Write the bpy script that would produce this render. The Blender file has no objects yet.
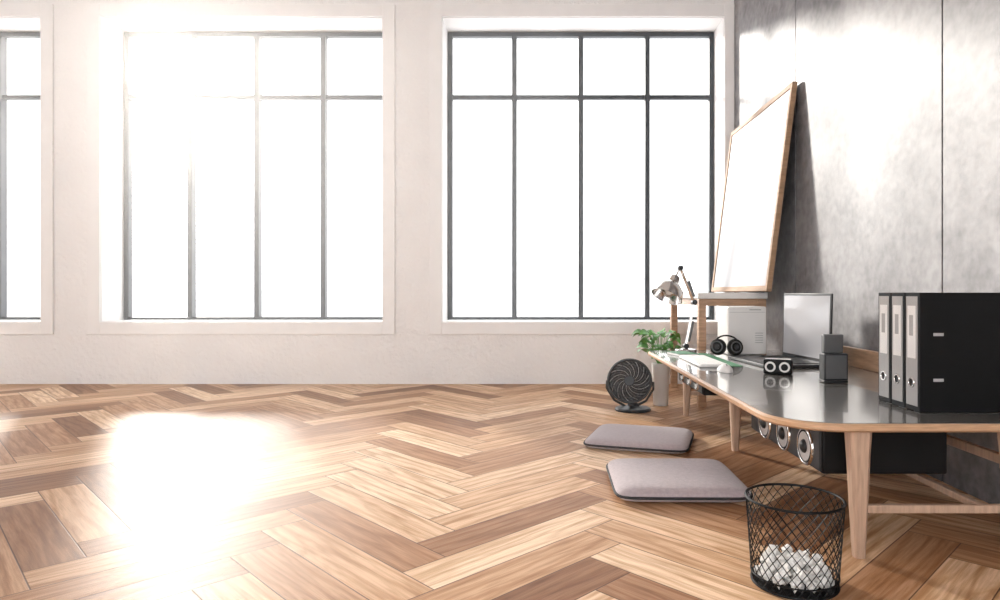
import bpy, bmesh, math, random
from mathutils import Vector, Matrix, noise
random.seed(7)
S = bpy.context.scene
F = 650.0; H = 0.65
D = 4.643      # back wall distance
RX = 1.386     # right wall

# ------------------------------------------------------------ materials
def newmat(name):
    m = bpy.data.materials.new(name); m.use_nodes = True
    nt = m.node_tree; b = nt.nodes['Principled BSDF']
    return m, nt, b

def mat(name, col, rough=0.5, metal=0.0, var=0.06, nscale=12.0, bump=0.0, bscale=80.0, coat=0.0, stretch=(1,1,1), sheen=0.0, spec=0.5, dist=0.002):
    m, nt, b = newmat(name)
    tc = nt.nodes.new('ShaderNodeTexCoord'); mp = nt.nodes.new('ShaderNodeMapping')
    mp.inputs['Scale'].default_value = stretch
    nt.links.new(tc.outputs['Object'], mp.inputs['Vector'])
    n = nt.nodes.new('ShaderNodeTexNoise'); n.inputs['Scale'].default_value = nscale; n.inputs['Detail'].default_value = 5
    nt.links.new(mp.outputs['Vector'], n.inputs['Vector'])
    r = nt.nodes.new('ShaderNodeValToRGB')
    lo = [max(0, c*(1-var)) for c in col]; hi = [min(1, c*(1+var)) for c in col]
    r.color_ramp.elements[0].position = 0.3; r.color_ramp.elements[1].position = 0.7
    r.color_ramp.elements[0].color = (*lo, 1); r.color_ramp.elements[1].color = (*hi, 1)
    nt.links.new(n.outputs['Fac'], r.inputs['Fac']); nt.links.new(r.outputs['Color'], b.inputs['Base Color'])
    b.inputs['Roughness'].default_value = rough; b.inputs['Metallic'].default_value = metal
    b.inputs['Coat Weight'].default_value = coat; b.inputs['Sheen Weight'].default_value = sheen
    b.inputs['Specular IOR Level'].default_value = spec
    if bump > 0:
        n2 = nt.nodes.new('ShaderNodeTexNoise'); n2.inputs['Scale'].default_value = bscale; n2.inputs['Detail'].default_value = 4
        nt.links.new(mp.outputs['Vector'], n2.inputs['Vector'])
        bp = nt.nodes.new('ShaderNodeBump'); bp.inputs['Strength'].default_value = bump; bp.inputs['Distance'].default_value = dist
        nt.links.new(n2.outputs['Fac'], bp.inputs['Height']); nt.links.new(bp.outputs['Normal'], b.inputs['Normal'])
    return m

M_wall = mat('stucco_white', (0.85, 0.832, 0.82), 0.9, var=0.03, nscale=3, bump=0.8, bscale=38, dist=0.012)
M_trim = mat('trim_white', (0.855, 0.84, 0.83), 0.6, var=0.02, bump=0.1)
M_frame = mat('frame_steel', (0.05, 0.057, 0.065), 0.45, var=0.1, metal=0.2)
M_wood = mat('oak', (0.42, 0.255, 0.155), 0.45, var=0.25, nscale=10, stretch=(1, 1, 8), bump=0.1, bscale=60)
M_woodF = mat('oak_board_frame', (0.34, 0.215, 0.13), 0.6, var=0.2, nscale=12, stretch=(1, 1, 6), spec=0.2)
M_woodE = mat('oak_edge', (0.54, 0.335, 0.20), 0.4, var=0.15, nscale=14, stretch=(2, 2, 20))
M_leg = mat('oak_leg', (0.50, 0.34, 0.245), 0.45, var=0.18, nscale=18, stretch=(6, 6, 0.6))
M_blackgl = mat('desktop_gloss', (0.15, 0.142, 0.132), 0.2, var=0.08, coat=0.6)
M_black = mat('black_matte', (0.006, 0.006, 0.0065), 0.5, var=0.2, spec=0.2)
M_dark = mat('dark_plastic', (0.025, 0.026, 0.028), 0.4, var=0.1, spec=0.35)
M_grey = mat('grey_plastic', (0.11, 0.112, 0.115), 0.4, var=0.1)
M_metal = mat('chrome', (0.66, 0.64, 0.62), 0.12, metal=1.0, var=0.05)
M_alu = mat('aluminium', (0.6, 0.6, 0.6), 0.35, metal=0.6, var=0.04)
M_white = mat('white_plastic', (0.72, 0.70, 0.68), 0.4, var=0.03)
M_paper = mat('paper', (0.85, 0.84, 0.82), 0.85, var=0.04, bump=0.2)
M_board = mat('whiteboard_face', (0.315, 0.31, 0.32), 0.4, var=0.02, nscale=2, spec=0.3)
M_screen = mat('screen', (0.45, 0.45, 0.47), 0.15, var=0.03, nscale=2)
M_cush = mat('cushion_fabric', (0.41, 0.345, 0.36), 0.95, var=0.10, nscale=90, bump=0.5, bscale=350, sheen=0.3)
M_pipe = mat('cushion_piping', (0.02, 0.018, 0.02), 0.8)
M_leaf = mat('leaf', (0.09, 0.27, 0.05), 0.4, var=0.5, nscale=20)
M_soil = mat('soil', (0.05, 0.03, 0.02), 0.95)
M_mat = mat('cutting_mat_green', (0.05, 0.22, 0.10), 0.6)
M_label = mat('label_grey', (0.42, 0.41, 0.40), 0.6)

# concrete
def concrete():
    m, nt, b = newmat('concrete_panel')
    tc = nt.nodes.new('ShaderNodeTexCoord')
    n1 = nt.nodes.new('ShaderNodeTexNoise'); n1.inputs['Scale'].default_value = 1.6; n1.inputs['Detail'].default_value = 9; n1.inputs['Roughness'].default_value = 0.65
    n2 = nt.nodes.new('ShaderNodeTexNoise'); n2.inputs['Scale'].default_value = 25; n2.inputs['Detail'].default_value = 6
    mx = nt.nodes.new('ShaderNodeMix'); mx.inputs['Factor'].default_value = 0.3
    for n in (n1, n2): nt.links.new(tc.outputs['Object'], n.inputs['Vector'])
    nt.links.new(n1.outputs['Fac'], mx.inputs['A']); nt.links.new(n2.outputs['Fac'], mx.inputs['B'])
    r = nt.nodes.new('ShaderNodeValToRGB')
    r.color_ramp.elements[0].position = 0.38; r.color_ramp.elements[0].color = (0.10, 0.094, 0.099, 1)
    r.color_ramp.elements[1].position = 0.62; r.color_ramp.elements[1].color = (0.31, 0.30, 0.307, 1)
    nt.links.new(mx.outputs['Result'], r.inputs['Fac']); nt.links.new(r.outputs['Color'], b.inputs['Base Color'])
    bp = nt.nodes.new('ShaderNodeBump'); bp.inputs['Strength'].default_value = 0.25; bp.inputs['Distance'].default_value = 0.004
    nt.links.new(n2.outputs['Fac'], bp.inputs['Height']); nt.links.new(bp.outputs['Normal'], b.inputs['Normal'])
    b.inputs['Roughness'].default_value = 0.5
    return m
M_conc = concrete()

PW, PN = 0.125, 5
def floormat():
    m, nt, b = newmat('herringbone_parquet')
    L = nt.links; N = nt.nodes
    uv = N.new('ShaderNodeUVMap'); uv.uv_map = 'grain'
    at = N.new('ShaderNodeAttribute'); at.attribute_name = 'rnd'
    sep = N.new('ShaderNodeSeparateColor'); L.new(at.outputs['Color'], sep.inputs['Color'])
    r = N.new('ShaderNodeValToRGB'); cr = r.color_ramp
    cr.elements[0].position = 0.0; cr.elements[0].color = (0.26, 0.13, 0.066, 1)
    cr.elements[1].position = 1.0; cr.elements[1].color = (0.86, 0.665, 0.475, 1)
    e = cr.elements.new(0.25); e.color = (0.44, 0.25, 0.138, 1)
    e = cr.elements.new(0.6); e.color = (0.65, 0.43, 0.265, 1)
    L.new(sep.outputs['Red'], r.inputs['Fac'])
    def mapn(sc):
        mp = N.new('ShaderNodeMapping'); mp.inputs['Scale'].default_value = sc; L.new(uv.outputs['UV'], mp.inputs['Vector']); return mp
    def grain(sc, det, dis, scale=1.0):
        n = N.new('ShaderNodeTexNoise'); n.inputs['Scale'].default_value = scale; n.inputs['Detail'].default_value = det; n.inputs['Distortion'].default_value = dis
        L.new(mapn(sc).outputs['Vector'], n.inputs['Vector']); return n
    g1 = grain((9, 190, 1), 5, 0.3); g2 = grain((2.4, 20, 1), 6, 1.8)
    wv = N.new('ShaderNodeTexWave'); wv.wave_type = 'BANDS'; wv.bands_direction = 'Y'; wv.inputs['Scale'].default_value = 1.0
    wv.inputs['Distortion'].default_value = 14.0; wv.inputs['Detail'].default_value = 4.0; wv.inputs['Detail Scale'].default_value = 0.5
    L.new(mapn((1.8, 8, 1)).outputs['Vector'], wv.inputs['Vector'])
    def ramp(n, a, b_, c0, c1):
        q = N.new('ShaderNodeValToRGB'); q.color_ramp.elements[0].position = a; q.color_ramp.elements[1].position = b_
        q.color_ramp.elements[0].color = (*c0, 1); q.color_ramp.elements[1].color = (*c1, 1); L.new(n.outputs['Fac'], q.inputs['Fac']); return q
    q1 = ramp(g1, 0.3, 0.6, (0.82, 0.77, 0.72), (1.04, 1.04, 1.04)); q2 = ramp(g2, 0.35, 0.58, (0.74, 0.64, 0.54), (1.05, 1.05, 1.07))
    q3 = ramp(wv, 0.0, 0.4, (0.82, 0.74, 0.66), (1.02, 1.02, 1.02))
    def mul(a, c):
        x = N.new('ShaderNodeMix'); x.data_type = 'RGBA'; x.blend_type = 'MULTIPLY'; x.inputs['Factor'].default_value = 1
        L.new(a, x.inputs[6]); L.new(c, x.inputs[7]); return x.outputs[2]
    c = mul(mul(mul(r.outputs['Color'], q1.outputs['Color']), q2.outputs['Color']), q3.outputs['Color'])
    # joints
    uv2 = N.new('ShaderNodeUVMap'); uv2.uv_map = 'joint'
    s2 = N.new('ShaderNodeSeparateXYZ'); L.new(uv2.outputs['UV'], s2.inputs['Vector'])
    def edge(o, size):
        a = N.new('ShaderNodeMath'); a.operation = 'PINGPONG'; a.inputs[1].default_value = size/2; L.new(o, a.inputs[0]); return a.outputs[0]
    mn = N.new('ShaderNodeMath'); mn.operation = 'MINIMUM'
    L.new(edge(s2.outputs['X'], PW*PN), mn.inputs[0]); L.new(edge(s2.outputs['Y'], PW), mn.inputs[1])
    lt = N.new('ShaderNodeMapRange'); lt.inputs['From Min'].default_value = 0.0006; lt.inputs['From Max'].default_value = 0.0022
    L.new(mn.outputs[0], lt.inputs['Value'])
    x = N.new('ShaderNodeMix'); x.data_type = 'RGBA'; L.new(lt.outputs['Result'], x.inputs['Factor']); x.inputs[6].default_value = (0.10, 0.05, 0.03, 1); L.new(c, x.inputs[7])
    L.new(x.outputs[2], b.inputs['Base Color'])
    rr = N.new('ShaderNodeMapRange'); rr.inputs['To Min'].default_value = 0.42; rr.inputs['To Max'].default_value = 0.56
    L.new(g2.outputs['Fac'], rr.inputs['Value']); L.new(rr.outputs['Result'], b.inputs['Roughness'])
    b.inputs['Specular IOR Level'].default_value = 0.10
    ad = N.new('ShaderNodeMath'); ad.operation = 'MULTIPLY_ADD'; L.new(g1.outputs['Fac'], ad.inputs[0]); ad.inputs[1].default_value = 0.25; L.new(lt.outputs['Result'], ad.inputs[2])
    bp = N.new('ShaderNodeBump'); bp.inputs['Strength'].default_value = 0.3; bp.inputs['Distance'].default_value = 0.0015
    L.new(ad.outputs[0], bp.inputs['Height']); L.new(bp.outputs['Normal'], b.inputs['Normal'])
    return m
M_floor = floormat()

def glassmat():
    m, nt, b = newmat('window_glass')
    nt.nodes.remove(b); o = nt.nodes['Material Output']
    t = nt.nodes.new('ShaderNodeBsdfTransparent'); g = nt.nodes.new('ShaderNodeBsdfGlossy'); g.inputs['Roughness'].default_value = 0.02
    x = nt.nodes.new('ShaderNodeMixShader'); x.inputs[0].default_value = 0.04
    nt.links.new(t.outputs[0], x.inputs[1]); nt.links.new(g.outputs[0], x.inputs[2]); nt.links.new(x.outputs[0], o.inputs['Surface'])
    return m
M_glass = glassmat()

# ------------------------------------------------------------ builder
class B:
    def __init__(s, name):
        s.name = name; s.bm = bmesh.new(); s.mats = []; s.T = Matrix.Identity(4)
    def mi(s, m):
        if m not in s.mats: s.mats.append(m)
        return s.mats.index(m)
    def v(s, p): return s.bm.verts.new(s.T @ Vector(p))
    def face(s, vs, m, smooth=False):
        try: f = s.bm.faces.new(vs)
        except ValueError: return None
        f.material_index = s.mi(m); f.smooth = smooth; return f
    def box(s, x0, x1, y0, y1, z0, z1, m, bev=0.0, M=None):
        vs = [Vector((x, y, z)) for x in (x0, x1) for y in (y0, y1) for z in (z0, z1)]
        if M is not None: vs = [M @ p for p in vs]
        vs = [s.v(p) for p in vs]
        fs = [s.face([vs[i] for i in q], m) for q in ((0,1,3,2),(4,6,7,5),(0,4,5,1),(2,3,7,6),(0,2,6,4),(1,5,7,3))]
        if bev > 0:
            es = list({e for f in fs for e in f.edges})
            r = bmesh.ops.bevel(s.bm, geom=es, offset=bev, segments=2, profile=0.5, affect='EDGES')
            for f in r['faces']: f.material_index = s.mi(m); f.smooth = True
    def ring(s, c, ax, r, n=20, rx=None, ph=0):
        ax = Vector(ax).normalized(); up = Vector((0,0,1)) if abs(ax.z) < 0.95 else Vector((1,0,0))
        u = ax.cross(up).normalized(); w = u.cross(ax).normalized(); c = Vector(c)
        return [s.v(c + u*math.cos(2*math.pi*i/n+ph)*r + w*math.sin(2*math.pi*i/n+ph)*(rx or r)) for i in range(n)]
    def loft(s, rings, m, cap=True, smooth=True, closed=False):
        n = len(rings[0]); k = len(rings)
        for j in range(k if closed else k-1):
            a, b = rings[j], rings[(j+1) % k]
            for i in range(n): s.face([a[i], a[(i+1)%n], b[(i+1)%n], b[i]], m, smooth)
        if cap and not closed:
            s.face(list(reversed(rings[0])), m); s.face(rings[-1], m)
    def cyl(s, p0, p1, r0, r1=None, m=None, n=20, cap=True):
        if r1 is None: r1 = r0
        ax = Vector(p1)-Vector(p0)
        s.loft([s.ring(p0, ax, r0, n), s.ring(p1, ax, r1, n)], m, cap)
    def lathe(s, c, ax, prof, m, n=28, cap=True):
        ax = Vector(ax).normalized(); c = Vector(c)
        s.loft([s.ring(c+ax*h, ax, max(r, 1e-4), n) for r, h in prof], m, cap)
    def tube(s, pts, r, m, n=6, closed=False):
        pts = [Vector(p) for p in pts]; k = len(pts); rings = []
        ref = None
        for i in range(k):
            if closed: t = pts[(i+1)%k]-pts[i-1]
            else: t = pts[min(i+1,k-1)]-pts[max(i-1,0)]
            t.normalize()
            if ref is None:
                ref = Vector((0,0,1)) if abs(t.z) < 0.9 else Vector((1,0,0))
            u = t.cross(ref).normalized(); w = u.cross(t).normalized(); ref = w
            rings.append([s.v(pts[i]+u*math.cos(2*math.pi*j/n)*r+w*math.sin(2*math.pi*j/n)*r) for j in range(n)])
        s.loft(rings, m, cap=not closed, closed=closed)
    def torus(s, c, ax, R, r, m, n=36, k=8):
        ax = Vector(ax).normalized(); up = Vector((0,0,1)) if abs(ax.z) < 0.95 else Vector((1,0,0))
        u = ax.cross(up).normalized(); w = u.cross(ax).normalized(); c = Vector(c); rings = []
        for i in range(n):
            a = 2*math.pi*i/n; d = u*math.cos(a)+w*math.sin(a)
            rings.append([s.v(c+d*(R+r*math.cos(2*math.pi*j/k))+ax*r*math.sin(2*math.pi*j/k)) for j in range(k)])
        s.loft(rings, m, closed=True)
    def poly(s, pts, z0, z1, m, mtop=None):
        a = [s.v((x, y, z0)) for x, y in pts]; b = [s.v((x, y, z1)) for x, y in pts]; n = len(pts)
        for i in range(n): s.face([a[i], a[(i+1)%n], b[(i+1)%n], b[i]], m, False)
        s.face(list(reversed(a)), m); s.face(b, mtop or m)
    def done(s, sharp=35):
        bmesh.ops.recalc_face_normals(s.bm, faces=s.bm.faces)
        for e in s.bm.edges:
            if len(e.link_faces) == 2 and e.calc_face_angle(0) > math.radians(sharp): e.smooth = False
        me = bpy.data.meshes.new(s.name); s.bm.to_mesh(me); s.bm.free()
        for m in s.mats: me.materials.append(m)
        o = bpy.data.objects.new(s.name, me); S.collection.objects.link(o); return o

def rrect(x0, x1, y0, y1, r, seg=10):
    out = []
    for (cx, cy, a0, rr) in ((x0+r[0], y0+r[0], 180, r[0]), (x1-r[1], y0+r[1], 270, r[1]), (x1-r[2], y1-r[2], 0, r[2]), (x0+r[3], y1-r[3], 90, r[3])):
        for i in range(seg+1):
            a = math.radians(a0+90*i/seg); out.append((cx+rr*math.cos(a), cy+rr*math.sin(a)))
    return out

# ------------------------------------------------------------ room
X0, Y0, CH = -6.3, -3.2, 3.25
def make_floor():
    bm = bmesh.new(); g = bm.loops.layers.uv.new('grain'); jn = bm.loops.layers.uv.new('joint'); rc = bm.loops.layers.float_color.new('rnd')
    w = PW; n = PN; R = Matrix.Rotation(math.radians(45), 3, 'Z')
    def plank(x, y, horiz):
        lw, lh = (n, 1) if horiz else (1, n)
        loc = [(0,0),(lw,0),(lw,lh),(0,lh)]
        ps = [R @ Vector(((x+a)*w, (y+b)*w, 0)) + Vector((-2.0, 1.07, 0)) for a, b in loc]
        if max(p.x for p in ps) < X0 or min(p.x for p in ps) > RX+0.05 or max(p.y for p in ps) < Y0 or min(p.y for p in ps) > D+0.02: return
        f = bm.faces.new([bm.verts.new(p) for p in ps])
        r1 = random.random(); ox, oy = random.random()*50, random.random()*50
        for l, (a, b) in zip(f.loops, loc):
            u, v = (a, b) if horiz else (b, a)
            l[g].uv = (u*w+ox, v*w+oy); l[jn].uv = (u*w, v*w); l[rc] = (r1, random.random(), 0, 1)
    for y in range(-80, 80):
        for x in range(-80, 80):
            if (x-y) % (2*n) == 0: plank(x, y, True)
            if (x-y) % (2*n) == 2*n-1: plank(x, y, False)
    for co, no in (((X0,0,0),(-1,0,0)), ((RX+0.03,0,0),(1,0,0)), ((0,Y0,0),(0,-1,0)), ((0,D+0.02,0),(0,1,0))):
        bmesh.ops.bisect_plane(bm, geom=bm.verts[:]+bm.edges[:]+bm.faces[:], plane_co=co, plane_no=no, clear_outer=True)
    me = bpy.data.meshes.new('floor'); bm.to_mesh(me); bm.free(); me.materials.append(M_floor)
    o = bpy.data.objects.new('floor', me); S.collection.objects.link(o)
make_floor()

OW0 = [-4.564, -2.129, 0.307]   # opening centres
HW = 1.007; ZB = 0.443; ZT = 2.62; TH = 0.34
w = B('wall_back')
edges = [X0]
for c in OW0: edges += [c-HW, c+HW]
edges += [RX+0.25]
for i in range(0, len(edges), 2): w.box(edges[i], edges[i+1], D, D+TH, ZB, ZT, M_wall)
w.box(X0, RX+0.25, D, D+TH, -0.05, ZB, M_wall); w.box(X0, RX+0.25, D, D+TH, ZT, CH, M_wall)
w.done()
for k, c in enumerate(OW0):
    t = B('trim_%d' % (k+1)); tw = 0.088; p = 0.018
    x1 = c+HW+tw
    if k == 2: x1 = min(x1, RX-0.002)
    t.box(c-HW-tw, c-HW, D-p, D-0.0005, ZB-tw, ZT+tw, M_trim, 0.003)
    t.box(c+HW, x1, D-p, D-0.0005, ZB-tw, ZT+tw, M_trim, 0.003)
    t.box(c-HW, c+HW, D-p, D-0.0005, ZB-tw, ZB, M_trim, 0.003)
    t.box(c-HW, c+HW, D-p, D-0.0005, ZT, ZT+tw, M_trim, 0.003)
    t.box(c-HW, c-HW+0.004, D-0.0005, D+0.25, ZB, ZT, M_trim); t.box(c+HW-0.004, c+HW, D-0.0005, D+0.25, ZB, ZT, M_trim)
    t.box(c-HW, c+HW, D-0.0005, D+0.25, ZB, ZB+0.004, M_trim); t.box(c-HW, c+HW, D-0.0005, D+0.25, ZT-0.004, ZT, M_trim)
    t.done()
    f = B('window_%d' % (k+1)); ya, yb = D+0.245, D+0.295; fw = 0.036
    a, b = c-HW+0.005, c+HW-0.005; z0, z1 = ZB+0.005, ZT-0.005
    f.box(a, a+fw, ya, yb, z0, z1, M_frame, 0.003); f.box(b-fw, b, ya, yb, z0, z1, M_frame, 0.003)
    f.box(a+fw, b-fw, ya, yb, z0, z0+0.022, M_frame, 0.003); f.box(a+fw, b-fw, ya, yb, z1-fw, z1, M_frame, 0.003)
    for q in (-0.5, 0, 0.5):
        f.box(c+q-0.0185, c+q+0.0185, ya-0.012, yb, z0+0.02, z1-fw, M_frame, 0.003)
    zz = 2.125
    f.box(a+fw, b-fw, ya+0.002, yb, zz-0.016, zz+0.016, M_frame, 0.003)
    f.box(a+fw, b-fw, D+0.27, D+0.274, z0+0.02, z1-fw, M_glass)
    f.done()
w = B('wall_right')
w.box(RX+0.012, RX+0.2, Y0, D, -0.05, CH, M_black)
ys = [D-0.001, 3.52, 2.235, 0.98, -0.27, -1.52, -2.77, Y0]
for i in range(len(ys)-1):
    w.box(RX, RX+0.012, ys[i+1]+(0.009 if i < len(ys)-2 else 0), ys[i]-0.0, 0, CH, M_conc)
w.done()
w = B('wall_left'); w.box(X0-0.2, X0, Y0, D+TH, -0.05, CH, M_wall); w.done()
w = B('ceiling'); w.box(X0, RX+0.2, Y0, D+TH, CH, CH+0.15, M_wall); w.done()

# scattering haze added for the sun glow, boxed in the room's open part
mh = bpy.data.materials.new('sun_glow_haze'); mh.use_nodes = True; nt = mh.node_tree
nt.nodes.remove(nt.nodes['Principled BSDF']); vs_ = nt.nodes.new('ShaderNodeVolumeScatter')
vs_.inputs['Density'].default_value = 0.014; vs_.inputs['Anisotropy'].default_value = 0.85; vs_.inputs['Color'].default_value = (1, 0.97, 0.94, 1)
nt.links.new(vs_.outputs[0], nt.nodes['Material Output'].inputs['Volume'])
hz = B('sun_glow_haze'); hz.box(X0+0.02, 0.16, Y0+0.02, D-0.03, 0.002, CH-0.02, mh); hz.done()

# ------------------------------------------------------------ desk
HT = 0.335
d = B('low_desk')
DX0, DX1, DY0, DY1 = 0.58, 1.362, 1.562, 3.59
P = rrect(DX0, DX1, DY0, DY1, (0.17, 0.05, 0.03, 0.10), 14)
Pi = rrect(DX0+0.010, DX1-0.010, DY0+0.010, DY1-0.010, (0.16, 0.04, 0.02, 0.09), 14)
Pm = rrect(DX0+0.005, DX1-0.005, DY0+0.005, DY1-0.005, (0.165, 0.045, 0.025, 0.095), 14)
rings = []
for pts, z in ((Pi, HT-0.022), (Pm, HT-0.021), (P, HT-0.016), (P, HT-0.006), (Pm, HT-0.001), (Pi, HT-0.001)):
    rings.append([d.v((x, y, z)) for x, y in pts])
d.loft(rings, M_woodE, cap=True)
d.poly(Pi, HT-0.0009, HT, M_blackgl)
def leg(x, y, dx, dy):
    rings = []
    for z, r, k in ((0, 0.013, 1), (0.12, 0.0185, .6), (0.25, 0.0235, .2), (HT-0.022, 0.027, 0)):
        cx, cy = x+dx*k, y+dy*k
        rings.append([d.v((cx+a*r, cy+b*r, z)) for a, b in ((-1,-.6),(-.6,-1),(.6,-1),(1,-.6),(1,.6),(.6,1),(-.6,1),(-1,.6))])
    d.loft(rings, M_leg)
LX0, LX1, LYn, LYf = 0.785, 1.165, 1.605, 3.45
leg(LX0, LYn, 0.0, -0.004); leg(LX1, LYn, 0.008, -0.004); leg(LX0, LYf, -0.008, 0.006); leg(LX1, LYf, 0.008, 0.006)
leg(LX0+0.02, 2.68, 0, 0)
d.box(LX0+0.012, LX1-0.012, LYn-0.008, LYn+0.008, 0.108, 0.128, M_leg, 0.002)
d.box(LX0+0.012, LX1-0.012, LYf-0.008, LYf+0.008, 0.108, 0.128, M_leg, 0.002)
d.box(1.085, 1.103, LYn, LYf, 0.110, 0.127, M_leg, 0.002)
d.box(1.195, 1.213, LYn+0.03, LYf, 0.205, 0.23, M_leg, 0.002)
d.box(LX1, 1.20, LYn+0.02, LYn+0.045, 0.205, 0.23, M_leg, 0.002)
d.box(1.335, 1.36, 1.65, 3.55, HT, 0.415, M_wood, 0.003)
d.done()

def speaker(name, x0, x1, y0, y1, z0, z1, ys, r, zc):
    s = B(name)
    s.box(x0, x1, y0, y1, z0, z1, M_black, 0.006)
    s.box(x0-0.006, x0+0.002, y0+0.006, y1-0.006, z0+0.006, z1-0.006, M_dark, 0.003)
    for y in ys:
        c = (x0-0.006, y, zc); ax = (-1, 0, 0)
        s.torus(c, ax, r, 0.005, M_metal, 32, 8)
        s.lathe(c, ax, [(r, 0.001), (r*0.92, 0.005), (r*0.85, 0.003)], M_black, 32)
        s.lathe(c, ax, [(r*0.84, 0.004), (r*0.5, 0.002)], M_alu, 32)
        s.lathe(c, ax, [(r*0.42, 0.002), (r*0.36, 0.009), (r*0.2, 0.014), (0.001, 0.016)], M_dark, 24)
    s.done()
speaker('speaker_bar', 0.735, 1.06, 1.69, 2.25, 0.178, HT-0.024, (1.785, 1.945, 2.105), 0.047, 0.230)
speaker('speaker_bar', 0.725, 1.03, 2.88, 3.38, 0.195, HT-0.024, (2.98, 3.13, 3.28), 0.042, 0.25)

# ------------------------------------------------------------ bench + board
b = B('wooden_bench')
bx0, bx1, by0, by1, bz = 0.895, 1.29, 3.68, 4.5, 0.652
b.box(bx0, bx1, by0, by1, bz-0.035, bz, M_white, 0.004)
b.box(bx0+0.02, bx1-0.02, by0+0.02, by1-0.02, bz-0.075, bz-0.035, M_wood, 0.003)
for x in (bx0+0.004, bx1-0.05):
    for y in (by0+0.004, by1-0.05): b.box(x, x+0.044, y, y+0.044, 0, bz-0.036, M_wood, 0.004)
b.box(bx0+0.048, bx1-0.05, by0+0.018, by0+0.034, 0.18, 0.21, M_wood, 0.002)
b.box(bx0+0.048, bx1-0.05, by1-0.034, by1-0.018, 0.18, 0.21, M_wood, 0.002)
b.done()
wb = B('whiteboard')
bot = Vector((1.205, 3.46, bz+0.005)); top = Vector((1.345, 3.46, 1.775))
v = (top-bot); hgt = v.length; v.normalize(); u = Vector((0, 1, 0)); nrm = u.cross(v).normalized()
if nrm.x < 0: nrm = -nrm
bot.z += 0.0035
M = Matrix(((nrm.x, u.x, v.x, bot.x), (nrm.y, u.y, v.y, bot.y), (nrm.z, u.z, v.z, bot.z), (0, 0, 0, 1)))
W = 1.12; fr = 0.030; tk = 0.028
wb.box(0, tk, 0, fr, 0, hgt, M_woodF, 0.002, M); wb.box(0, tk, W-fr, W, 0, hgt, M_woodF, 0.002, M)
wb.box(0, tk, fr, W-fr, 0, fr, M_woodF, 0.002, M); wb.box(0, tk, fr, W-fr, hgt-fr, hgt, M_woodF, 0.002, M)
wb.box(0.006, 0.018, fr, W-fr, fr, hgt-fr, M_board, 0, M)
wb.done()

# ------------------------------------------------------------ folders
for k in range(3):
    f = B('ring_binder'); y0 = 1.706+k*0.0705; y1 = y0+0.068; x0 = 0.997; x1 = 1.285; z0 = HT+0.001; z1 = HT+0.316
    f.box(x0, x1, y0, y0+0.003, z0, z1, M_black, 0.001); f.box(x0, x1, y1-0.003, y1, z0, z1, M_black, 0.001)
    f.box(x0, x0+0.003, y0+0.003, y1-0.003, z0, z1, M_black)
    f.box(x0+0.02, x1-0.006, y0+0.004, y1-0.004, z0+0.004, z1-0.012, M_paper)
    f.box(x0-0.0015, x0, y0+0.010, y1-0.006, z0+0.014, z1-0.010, M_label, 0.0005)
    f.box(x0-0.0030, x0-0.0014, y0+0.017, y1-0.015, z0+0.14, z1-0.035, M_paper)
    f.box(x0-0.0034, x0-0.0029, y0+0.026, y1-0.024, z0+0.20, z1-0.06, M_label)
    ym = (y0+y1)/2+0.002
    f.torus((x0-0.002, ym, z0+0.075), (1,0,0), 0.012, 0.0025, M_metal, 24, 6)
    f.cyl((x0-0.0028, ym, z0+0.075), (x0-0.001, ym, z0+0.075), 0.011, m=M_black)
    for zz in (0.085, 0.205):
        f.box(x0+0.035, x0+0.062, y0-0.0015, y0, z0+zz-0.004, z0+zz+0.004, M_alu, 0.0005)
    f.done()

# ------------------------------------------------------------ laptop
l = B('laptop'); a = math.radians(6)
l.T = Matrix.Translation((1.213, 2.72, HT+0.001)) @ Matrix.Rotation(a, 4, 'Z')
l.box(-0.27, 0.0, 0, 0.42, 0, 0.014, M_dark, 0.003)
l.box(-0.13, -0.02, 0.03, 0.39, 0.014, 0.0155, M_black)
for i in range(5):
    for j in range(14): l.box(-0.125+i*0.021, -0.108+i*0.021, 0.036+j*0.025, 0.057+j*0.025, 0.0155, 0.0175, M_dark)
l.box(-0.23, -0.15, 0.15, 0.27, 0.014, 0.0148, M_grey)
tl = Matrix.Translation((0, 0, 0.012)) @ Matrix.Rotation(math.radians(1.5), 4, 'Y')
l.box(0.0, 0.008, 0, 0.42, 0, 0.300, M_dark, 0.002, tl)
l.box(-0.0012, 0.0, 0.010, 0.410, 0.018, 0.290, M_screen, 0, tl)
l.cyl((0, 0.05, 0.012), (0, 0.37, 0.012), 0.006, m=M_dark, n=10)
l.done()

p = B('desk_speaker'); p.T = Matrix.Translation((1.035, 2.27, HT+0.001))
p.box(-0.042, 0.042, 0, 0.05, 0, 0.008, M_dark, 0.002)
p.box(-0.042, 0.042, 0.0, 0.045, 0.008, 0.102, M_dark, 0.004)
p.box(-0.036, 0.034, 0.018, 0.042, 0.102, 0.168, M_grey, 0.004)
p.box(-0.036, 0.036, -0.0012, 0.0, 0.014, 0.096, M_grey, 0.0005)
p.done()
c = B('desk_clock'); c.T = Matrix.Translation((0.915, 2.50, HT+0.001)) @ Matrix.Rotation(math.radians(-25), 4, 'Z')
c.box(-0.055, 0.052, 0, 0.045, 0, 0.058, M_black, 0.008)
for xo in (-0.028, 0.024):
    c.lathe((xo, 0.0, 0.029), (0, -1, 0), [(0.020, -0.002), (0.020, 0.002), (0.018, 0.0025)], M_white, 28)
    c.lathe((xo, -0.0024, 0.029), (0, -1, 0), [(0.013, 0), (0.012, 0.0012)], M_black, 24)
c.box(-0.048, 0.045, 0.006, 0.039, 0.058, 0.0595, M_white, 0.0005)
c.done()

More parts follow.
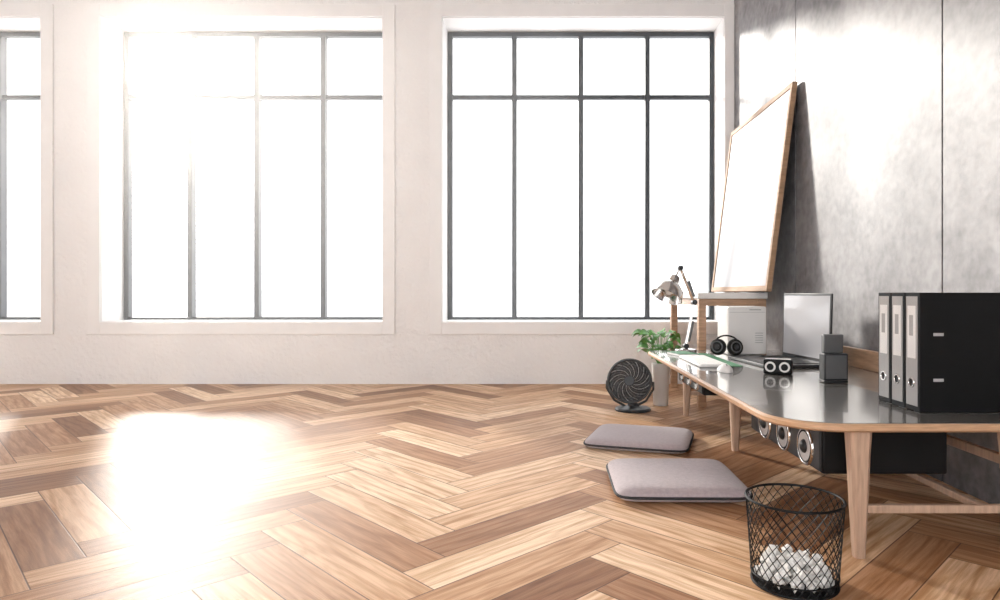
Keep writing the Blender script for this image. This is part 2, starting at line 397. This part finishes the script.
s = B('white_storage_box'); s.T = Matrix.Translation((0.955, 3.30, HT+0.001)) @ Matrix.Rotation(math.radians(3), 4, 'Z')
s.box(0, 0.20, 0, 0.17, 0, 0.245, M_white, 0.008)
s.box(0.008, 0.192, -0.002, 0, 0.215, 0.217, M_label)
s.box(0.11, 0.17, -0.002, 0, 0.226, 0.232, M_label)
for i in range(5): s.box(0.14, 0.18, -0.002, 0, 0.06+i*0.012, 0.064+i*0.012, M_label)
s.done()
h = B('headphones'); h.T = Matrix.Translation((0.925, 3.215, HT+0.003)) @ Matrix.Rotation(math.radians(-12), 4, 'Z') @ Matrix.Scale(0.86, 4)
for x, sg in ((-0.05, -1), (0.045, 1)):
    cc = Vector((x, 0, 0.052))
    ax = Vector((sg*0.45, -1, 0.15)).normalized()
    h.lathe(cc-ax*0.016, ax, [(0.036, 0), (0.046, 0.004), (0.048, 0.014), (0.046, 0.024), (0.036, 0.030), (0.022, 0.028)], M_black, 28)
    h.torus(cc+ax*0.013, ax, 0.030, 0.004, M_grey); h.cyl(cc+ax*0.012, cc+ax*0.017, 0.014, m=M_dark)
pts = [(-0.05, 0.015, 0.07)]+[(-0.062*math.cos(t*math.pi/12), 0.02+0.03*math.sin(t*math.pi/12), 0.075+0.04*math.sin(t*math.pi/12)) for t in range(0, 13)]+[(0.045, 0.015, 0.07)]
h.tube(pts, 0.005, M_black, 8)
h.done()

k = B('keyboard'); k.T = Matrix.Translation((0.675, 2.74, HT+0.001))
k.box(0, 0.125, 0, 0.42, 0, 0.010, M_white, 0.003)
for i in range(5):
    for j in range(17): k.box(0.008+i*0.0225, 0.027+i*0.0225, 0.008+j*0.0238, 0.029+j*0.0238, 0.010, 0.0135, M_paper, 0)
k.done()
m_ = B('computer_mouse')
rings = []
for i in range(9):
    t = -1+2*i/8; q = math.sqrt(max(0.02, 1-t*t))
    rings.append([m_.v((0.74+0.030*q*math.cos(th*math.pi/8), 2.60+0.05*t, HT+0.001+0.030*q*max(0, math.sin(th*math.pi/8)))) for th in range(0, 9)])
m_.loft(rings, M_white, cap=True)
m_.box(0.739, 0.741, 2.57, 2.59, HT+0.028, HT+0.032, M_dark)
m_.done()
g = B('cutting_mat'); g.poly(rrect(0.812, 0.868, 2.78, 3.38, (0.006,)*4, 4), HT+0.0005, HT+0.0022, M_mat); g.done()
g = B('notebook'); g.T = Matrix.Translation((0.69, 3.22, HT+0.001)) @ Matrix.Rotation(math.radians(12), 4, 'Z')
g.box(0, 0.10, 0, 0.15, 0, 0.010, M_paper, 0.001); g.box(-0.002, 0.102, -0.002, 0.152, 0.010, 0.012, M_mat, 0.0005); g.done()

# ------------------------------------------------------------ desk lamp
l = B('desk_lamp'); bx, by = 0.785, 3.50
l.lathe((bx, by, HT+0.001), (0,0,1), [(0.058, 0), (0.059, 0.008), (0.053, 0.013), (0.012, 0.016), (0.010, 0.028)], M_metal, 32)
J0 = Vector((bx, by, HT+0.03)); J1 = Vector((0.83, by, 0.60)); J2 = Vector((0.755, by, 0.785)); HD = Vector((0.700, by-0.02, 0.68))
for dy in (-0.011, 0.011):
    o = Vector((0, dy, 0)); l.cyl(J0+o, J1+o, 0.006, m=M_metal, n=8); l.cyl(J1+o, J2+o, 0.006, m=M_metal, n=8)
o2 = Vector((0.015, 0, 0.004))
l.cyl(J0+o2+Vector((0,0,0.02)), J0.lerp(J1, .55)+o2, 0.008, m=M_grey, n=10); l.cyl(J1+Vector((-0.002,0,0.03)), J1.lerp(J2, .6)+o2, 0.008, m=M_grey, n=10)
for J in (J0, J1, J2): l.cyl(J-Vector((0, 0.019, 0)), J+Vector((0, 0.019, 0)), 0.014, m=M_dark, n=16)
ax = Vector((-0.42, -0.30, -0.84)).normalized(); st = HD-ax*0.048
l.cyl(J2, st, 0.006, m=M_metal, n=8)
l.lathe(st, ax, [(0.014, -0.028), (0.026, -0.020), (0.032, 0.016), (0.048, 0.028), (0.074, 0.056), (0.086, 0.108), (0.084, 0.108), (0.070, 0.060), (0.02, 0.04)], M_metal, 36)
l.lathe(st, ax, [(0.012, 0.035), (0.022, 0.06), (0.024, 0.075), (0.012, 0.09), (0.002, 0.094)], M_paper, 20)
l.done()

# ------------------------------------------------------------ plant
p = B('potted_plant'); px, py = 0.70, 3.77
p.lathe((px, py, 0), (0,0,1), [(0.040, 0), (0.043, 0.004), (0.052, 0.235), (0.052, 0.245), (0.046, 0.245), (0.045, 0.225)], M_white, 32, cap=True)
p.lathe((px, py, 0.224), (0,0,1), [(0.045, 0), (0.001, 0.004)], M_soil, 24)
for i in range(46):
    a = i*2.39996; R = (0.02+0.09*random.random())
    hz = 0.29+0.13*random.random()
    base = Vector((px+0.01*math.cos(a), py+0.01*math.sin(a), 0.225)); tip = Vector((px+R*math.cos(a), py+R*0.8*math.sin(a), hz))
    mid = base.lerp(tip, 0.5)+Vector((0, 0, 0.03))
    p.tube([base, mid, tip], 0.0016, M_leaf, 5)
    dirv = Vector((math.cos(a), math.sin(a)*0.8, 0.5*random.random()-0.1)).normalized(); side = dirv.cross(Vector((0,0,1))).normalized()
    side = (side+Vector((0,0,random.uniform(-.7,.7)))).normalized()
    ln = 0.05+0.03*random.random(); wd = 0.020+0.009*random.random(); prev = None
    for q in range(7):
        t = q/6; wv = wd*math.sin(math.pi*min(1, t*0.96+0.04)**0.75)+0.0004
        cpt = tip+dirv*ln*t+Vector((0, 0, 0.012*math.sin(t*math.pi)-0.022*t*t)); cpt.y = max(cpt.y, DY1+0.03)
        row = [p.v(cpt-side*wv+Vector((0,0,0.004*math.sin(math.pi*t)))), p.v(cpt), p.v(cpt+side*wv+Vector((0,0,0.004*math.sin(math.pi*t))))]
        if prev:
            p.face([prev[0], prev[1], row[1], row[0]], M_leaf, True); p.face([prev[1], prev[2], row[2], row[1]], M_leaf, True)
        prev = row
p.done()

# ------------------------------------------------------------ fan
f = B('desk_fan'); f.T = Matrix.Translation((0.498, 3.60, 0)) @ Matrix.Rotation(math.radians(-12), 4, 'Z')
f.lathe((0.015, 0.01, 0), (0,0,1), [(0.098, 0), (0.10, 0.008), (0.092, 0.016), (0.06, 0.020), (0.03, 0.028), (0.024, 0.05)], M_dark, 40)
cz = 0.162; R = 0.116
f.T = f.T @ Matrix.Translation((0, 0, cz)) @ Matrix.Rotation(math.radians(-10), 4, 'X')
AX = (0, -1, 0)
f.torus((0, -0.03, 0), AX, R, 0.008, M_dark, 48, 10)
f.lathe((0, 0, 0), AX, [(0.03, -0.075), (0.045, -0.07), (0.06, -0.045), (R-0.012, -0.02), (R+0.004, 0.0), (R+0.005, 0.03), (R-0.004, 0.03), (R-0.008, 0.002), (0.03, -0.01)], M_dark, 48)
f.lathe((0, 0, 0), AX, [(0.030, 0.03), (0.030, 0.048), (0.025, 0.053), (0.001, 0.054)], M_dark, 30)
for i in range(26):
    a = 2*math.pi*i/26; pts = []
    for q in range(8):
        t = q/7; r = 0.028+(R-0.030)*t; an = a+1.1*t
        pts.append((r*math.cos(an), -0.03-0.017*math.cos(t*math.pi/2), r*math.sin(an)))
    f.tube(pts, 0.0018, M_alu if i % 2 else M_grey, 4)
for rr, yy in ((0.062, -0.0455), (0.09, -0.040)): f.torus((0, yy, 0), AX, rr, 0.0016, M_grey, 40, 5)
for i in range(5):
    a = 2*math.pi*i/5; prev = None
    for q in range(6):
        t = q/5; r = 0.03+0.068*t; s1 = a+0.35*t
        row = [f.v((r*math.cos(s1+o), -0.006-0.018*(o+0.4), r*math.sin(s1+o))) for o in (-0.38, -0.1, 0.2, 0.5)]
        if prev:
            for z in range(3): f.face([prev[z], prev[z+1], row[z+1], row[z]], M_dark, True)
        prev = row
for sx in (-1, 1):
    f.tube([(sx*0.02, 0.03, -0.14), (sx*(R*0.75), 0.02, -0.105), (sx*(R+0.012), 0.0, -0.04), (sx*(R+0.010), 0.0, 0)], 0.007, M_dark, 8)
f.done()

# ------------------------------------------------------------ cushions
def cushion(cx, cy, w, dth, rot, hh):
    c = B('floor_cushion'); c.T = Matrix.Translation((cx, cy, 0)) @ Matrix.Rotation(math.radians(rot), 4, 'Z')
    N = 36; e = 9.0
    def P_(u, v):
        m = max(abs(u), abs(v))
        if m == 0: return 0, 0, 0
        q = (abs(u)**e+abs(v)**e)**(1/e); s_ = m/q
        return u*s_, v*s_, m
    def warp(t): return math.copysign(1-(1-abs(t))**1.6, t)
    top, bot = {}, {}
    for i in range(N+1):
        for j in range(N+1):
            u, v = warp(-1+2*i/N), warp(-1+2*j/N); x, y, m = P_(u, v)
            t = (1-m**10)**0.5*(0.86+0.14*(1-m*m)) + 0.03*noise.noise(Vector((x*2.2, y*2.2, cx*5)))*(1-m**4)
            top[i, j] = c.v((x*w/2, y*dth/2, hh*0.42+hh*0.58*t))
            if m >= 1-1e-9: bot[i, j] = top[i, j]
            else: bot[i, j] = c.v((x*w/2, y*dth/2, hh*0.42-hh*0.41*(1-m**10)**0.5))
    for i in range(N):
        for j in range(N):
            c.face([top[i,j], top[i+1,j], top[i+1,j+1], top[i,j+1]], M_cush, True)
            c.face([bot[i,j], bot[i,j+1], bot[i+1,j+1], bot[i+1,j]], M_cush, True)
    ring = []
    for k_ in range(120):
        a = 2*math.pi*k_/120; ca, sa = math.cos(a), math.sin(a); q = (abs(ca)**e+abs(sa)**e)**(1/e)
        ring.append((ca/q*w/2*1.003, sa/q*dth/2*1.003, hh*0.42))
    c.tube(ring, 0.0045, M_pipe, 8, closed=True)
    c.done(60)
cushion(0.452, 2.195, 0.425, 0.42, -1, 0.052)
cushion(0.435, 2.82, 0.43, 0.39, -17, 0.048)

# ------------------------------------------------------------ waste bin
w = B('wire_wastebasket'); bx, by = 0.571, 1.46; rb, rt, hb = 0.091, 0.104, 0.190
w.torus((bx, by, hb), (0,0,1), rt, 0.0030, M_black, 64, 8)
w.torus((bx, by, 0.004), (0,0,1), rb, 0.0035, M_black, 64, 8)
w.torus((bx, by, 0.024), (0,0,1), rb+0.002, 0.0018, M_black, 64, 6)
w.cyl((bx, by, 0.001), (bx, by, 0.004), rb, m=M_black, n=48)
NS = 30
for sg in (-1, 1):
    for i in range(NS):
        pts = []
        for q in range(17):
            t = q/16; a = 2*math.pi*i/NS+sg*t*1.5; r = rb+(rt-rb)*t
            pts.append((bx+r*math.cos(a), by+r*math.sin(a), 0.004+(hb-0.004)*t))
        w.tube(pts, 0.0010, M_black, 5)
basket = w.done()
c = B('crumpled_paper')
pos = []
for lvl, (z, n_, rr) in enumerate(((0.022, 13, 0.069), (0.022, 8, 0.042), (0.024, 2, 0.012), (0.042, 10, 0.056), (0.044, 4, 0.025))):
    for i in range(n_):
        a = 2*math.pi*i/max(n_,1)+lvl*0.7; pos.append((bx+rr*math.cos(a), by+rr*math.sin(a), z+random.uniform(-0.003, 0.006)))
for x, y, z in pos:
    tmp = bmesh.new(); bmesh.ops.create_icosphere(tmp, subdivisions=2, radius=1); off = Vector((random.random()*9, random.random()*9, random.random()*9))
    mp = {}; sx, sy, sz = (random.uniform(.75, 1.15) for _ in range(3))
    for vv in tmp.verts:
        n_ = vv.co.normalized(); q = abs(noise.noise(n_*2.2+off))*1.2+abs(noise.noise(n_*5+off))*0.9
        n2 = Vector((n_.x*sx, n_.y*sy, n_.z*sz))
        mp[vv.index] = c.v(Vector((x, y, z))+n2*0.018*(1.2-q*1.0))
    for fc in tmp.faces: c.face([mp[q.index] for q in fc.verts], M_paper, False)
    tmp.free()
pp = c.done(0); pp.parent = basket

# ------------------------------------------------------------ light
W_ = bpy.data.worlds.new('sky'); S.world = W_; W_.use_nodes = True
bg = W_.node_tree.nodes['Background']; bg.inputs[0].default_value = (0.975, 0.985, 1.0, 1); bg.inputs[1].default_value = 3.5
sun = bpy.data.lights.new('sun', 'SUN'); sun.energy = 5.6; sun.angle = math.radians(7); sun.color = (1.0, 0.95, 0.88)
so = bpy.data.objects.new('sun', sun); S.collection.objects.link(so)
dr = Vector((0.610, -1, -0.355)); so.rotation_euler = dr.to_track_quat('-Z', 'Y').to_euler(); so.location = (-6, 12, 6)

cam = bpy.data.cameras.new('camera'); cam.sensor_width = 36; cam.lens = F/1000*36; cam.shift_x = -0.040; cam.shift_y = -0.007
co = bpy.data.objects.new('camera', cam); S.collection.objects.link(co); co.location = (0, 0, H); co.rotation_euler = (math.pi/2, 0, 0)
cam.clip_start = 0.02
S.camera = co
S.view_settings.view_transform = 'Standard'; S.view_settings.look = 'None'; S.view_settings.exposure = 0.0
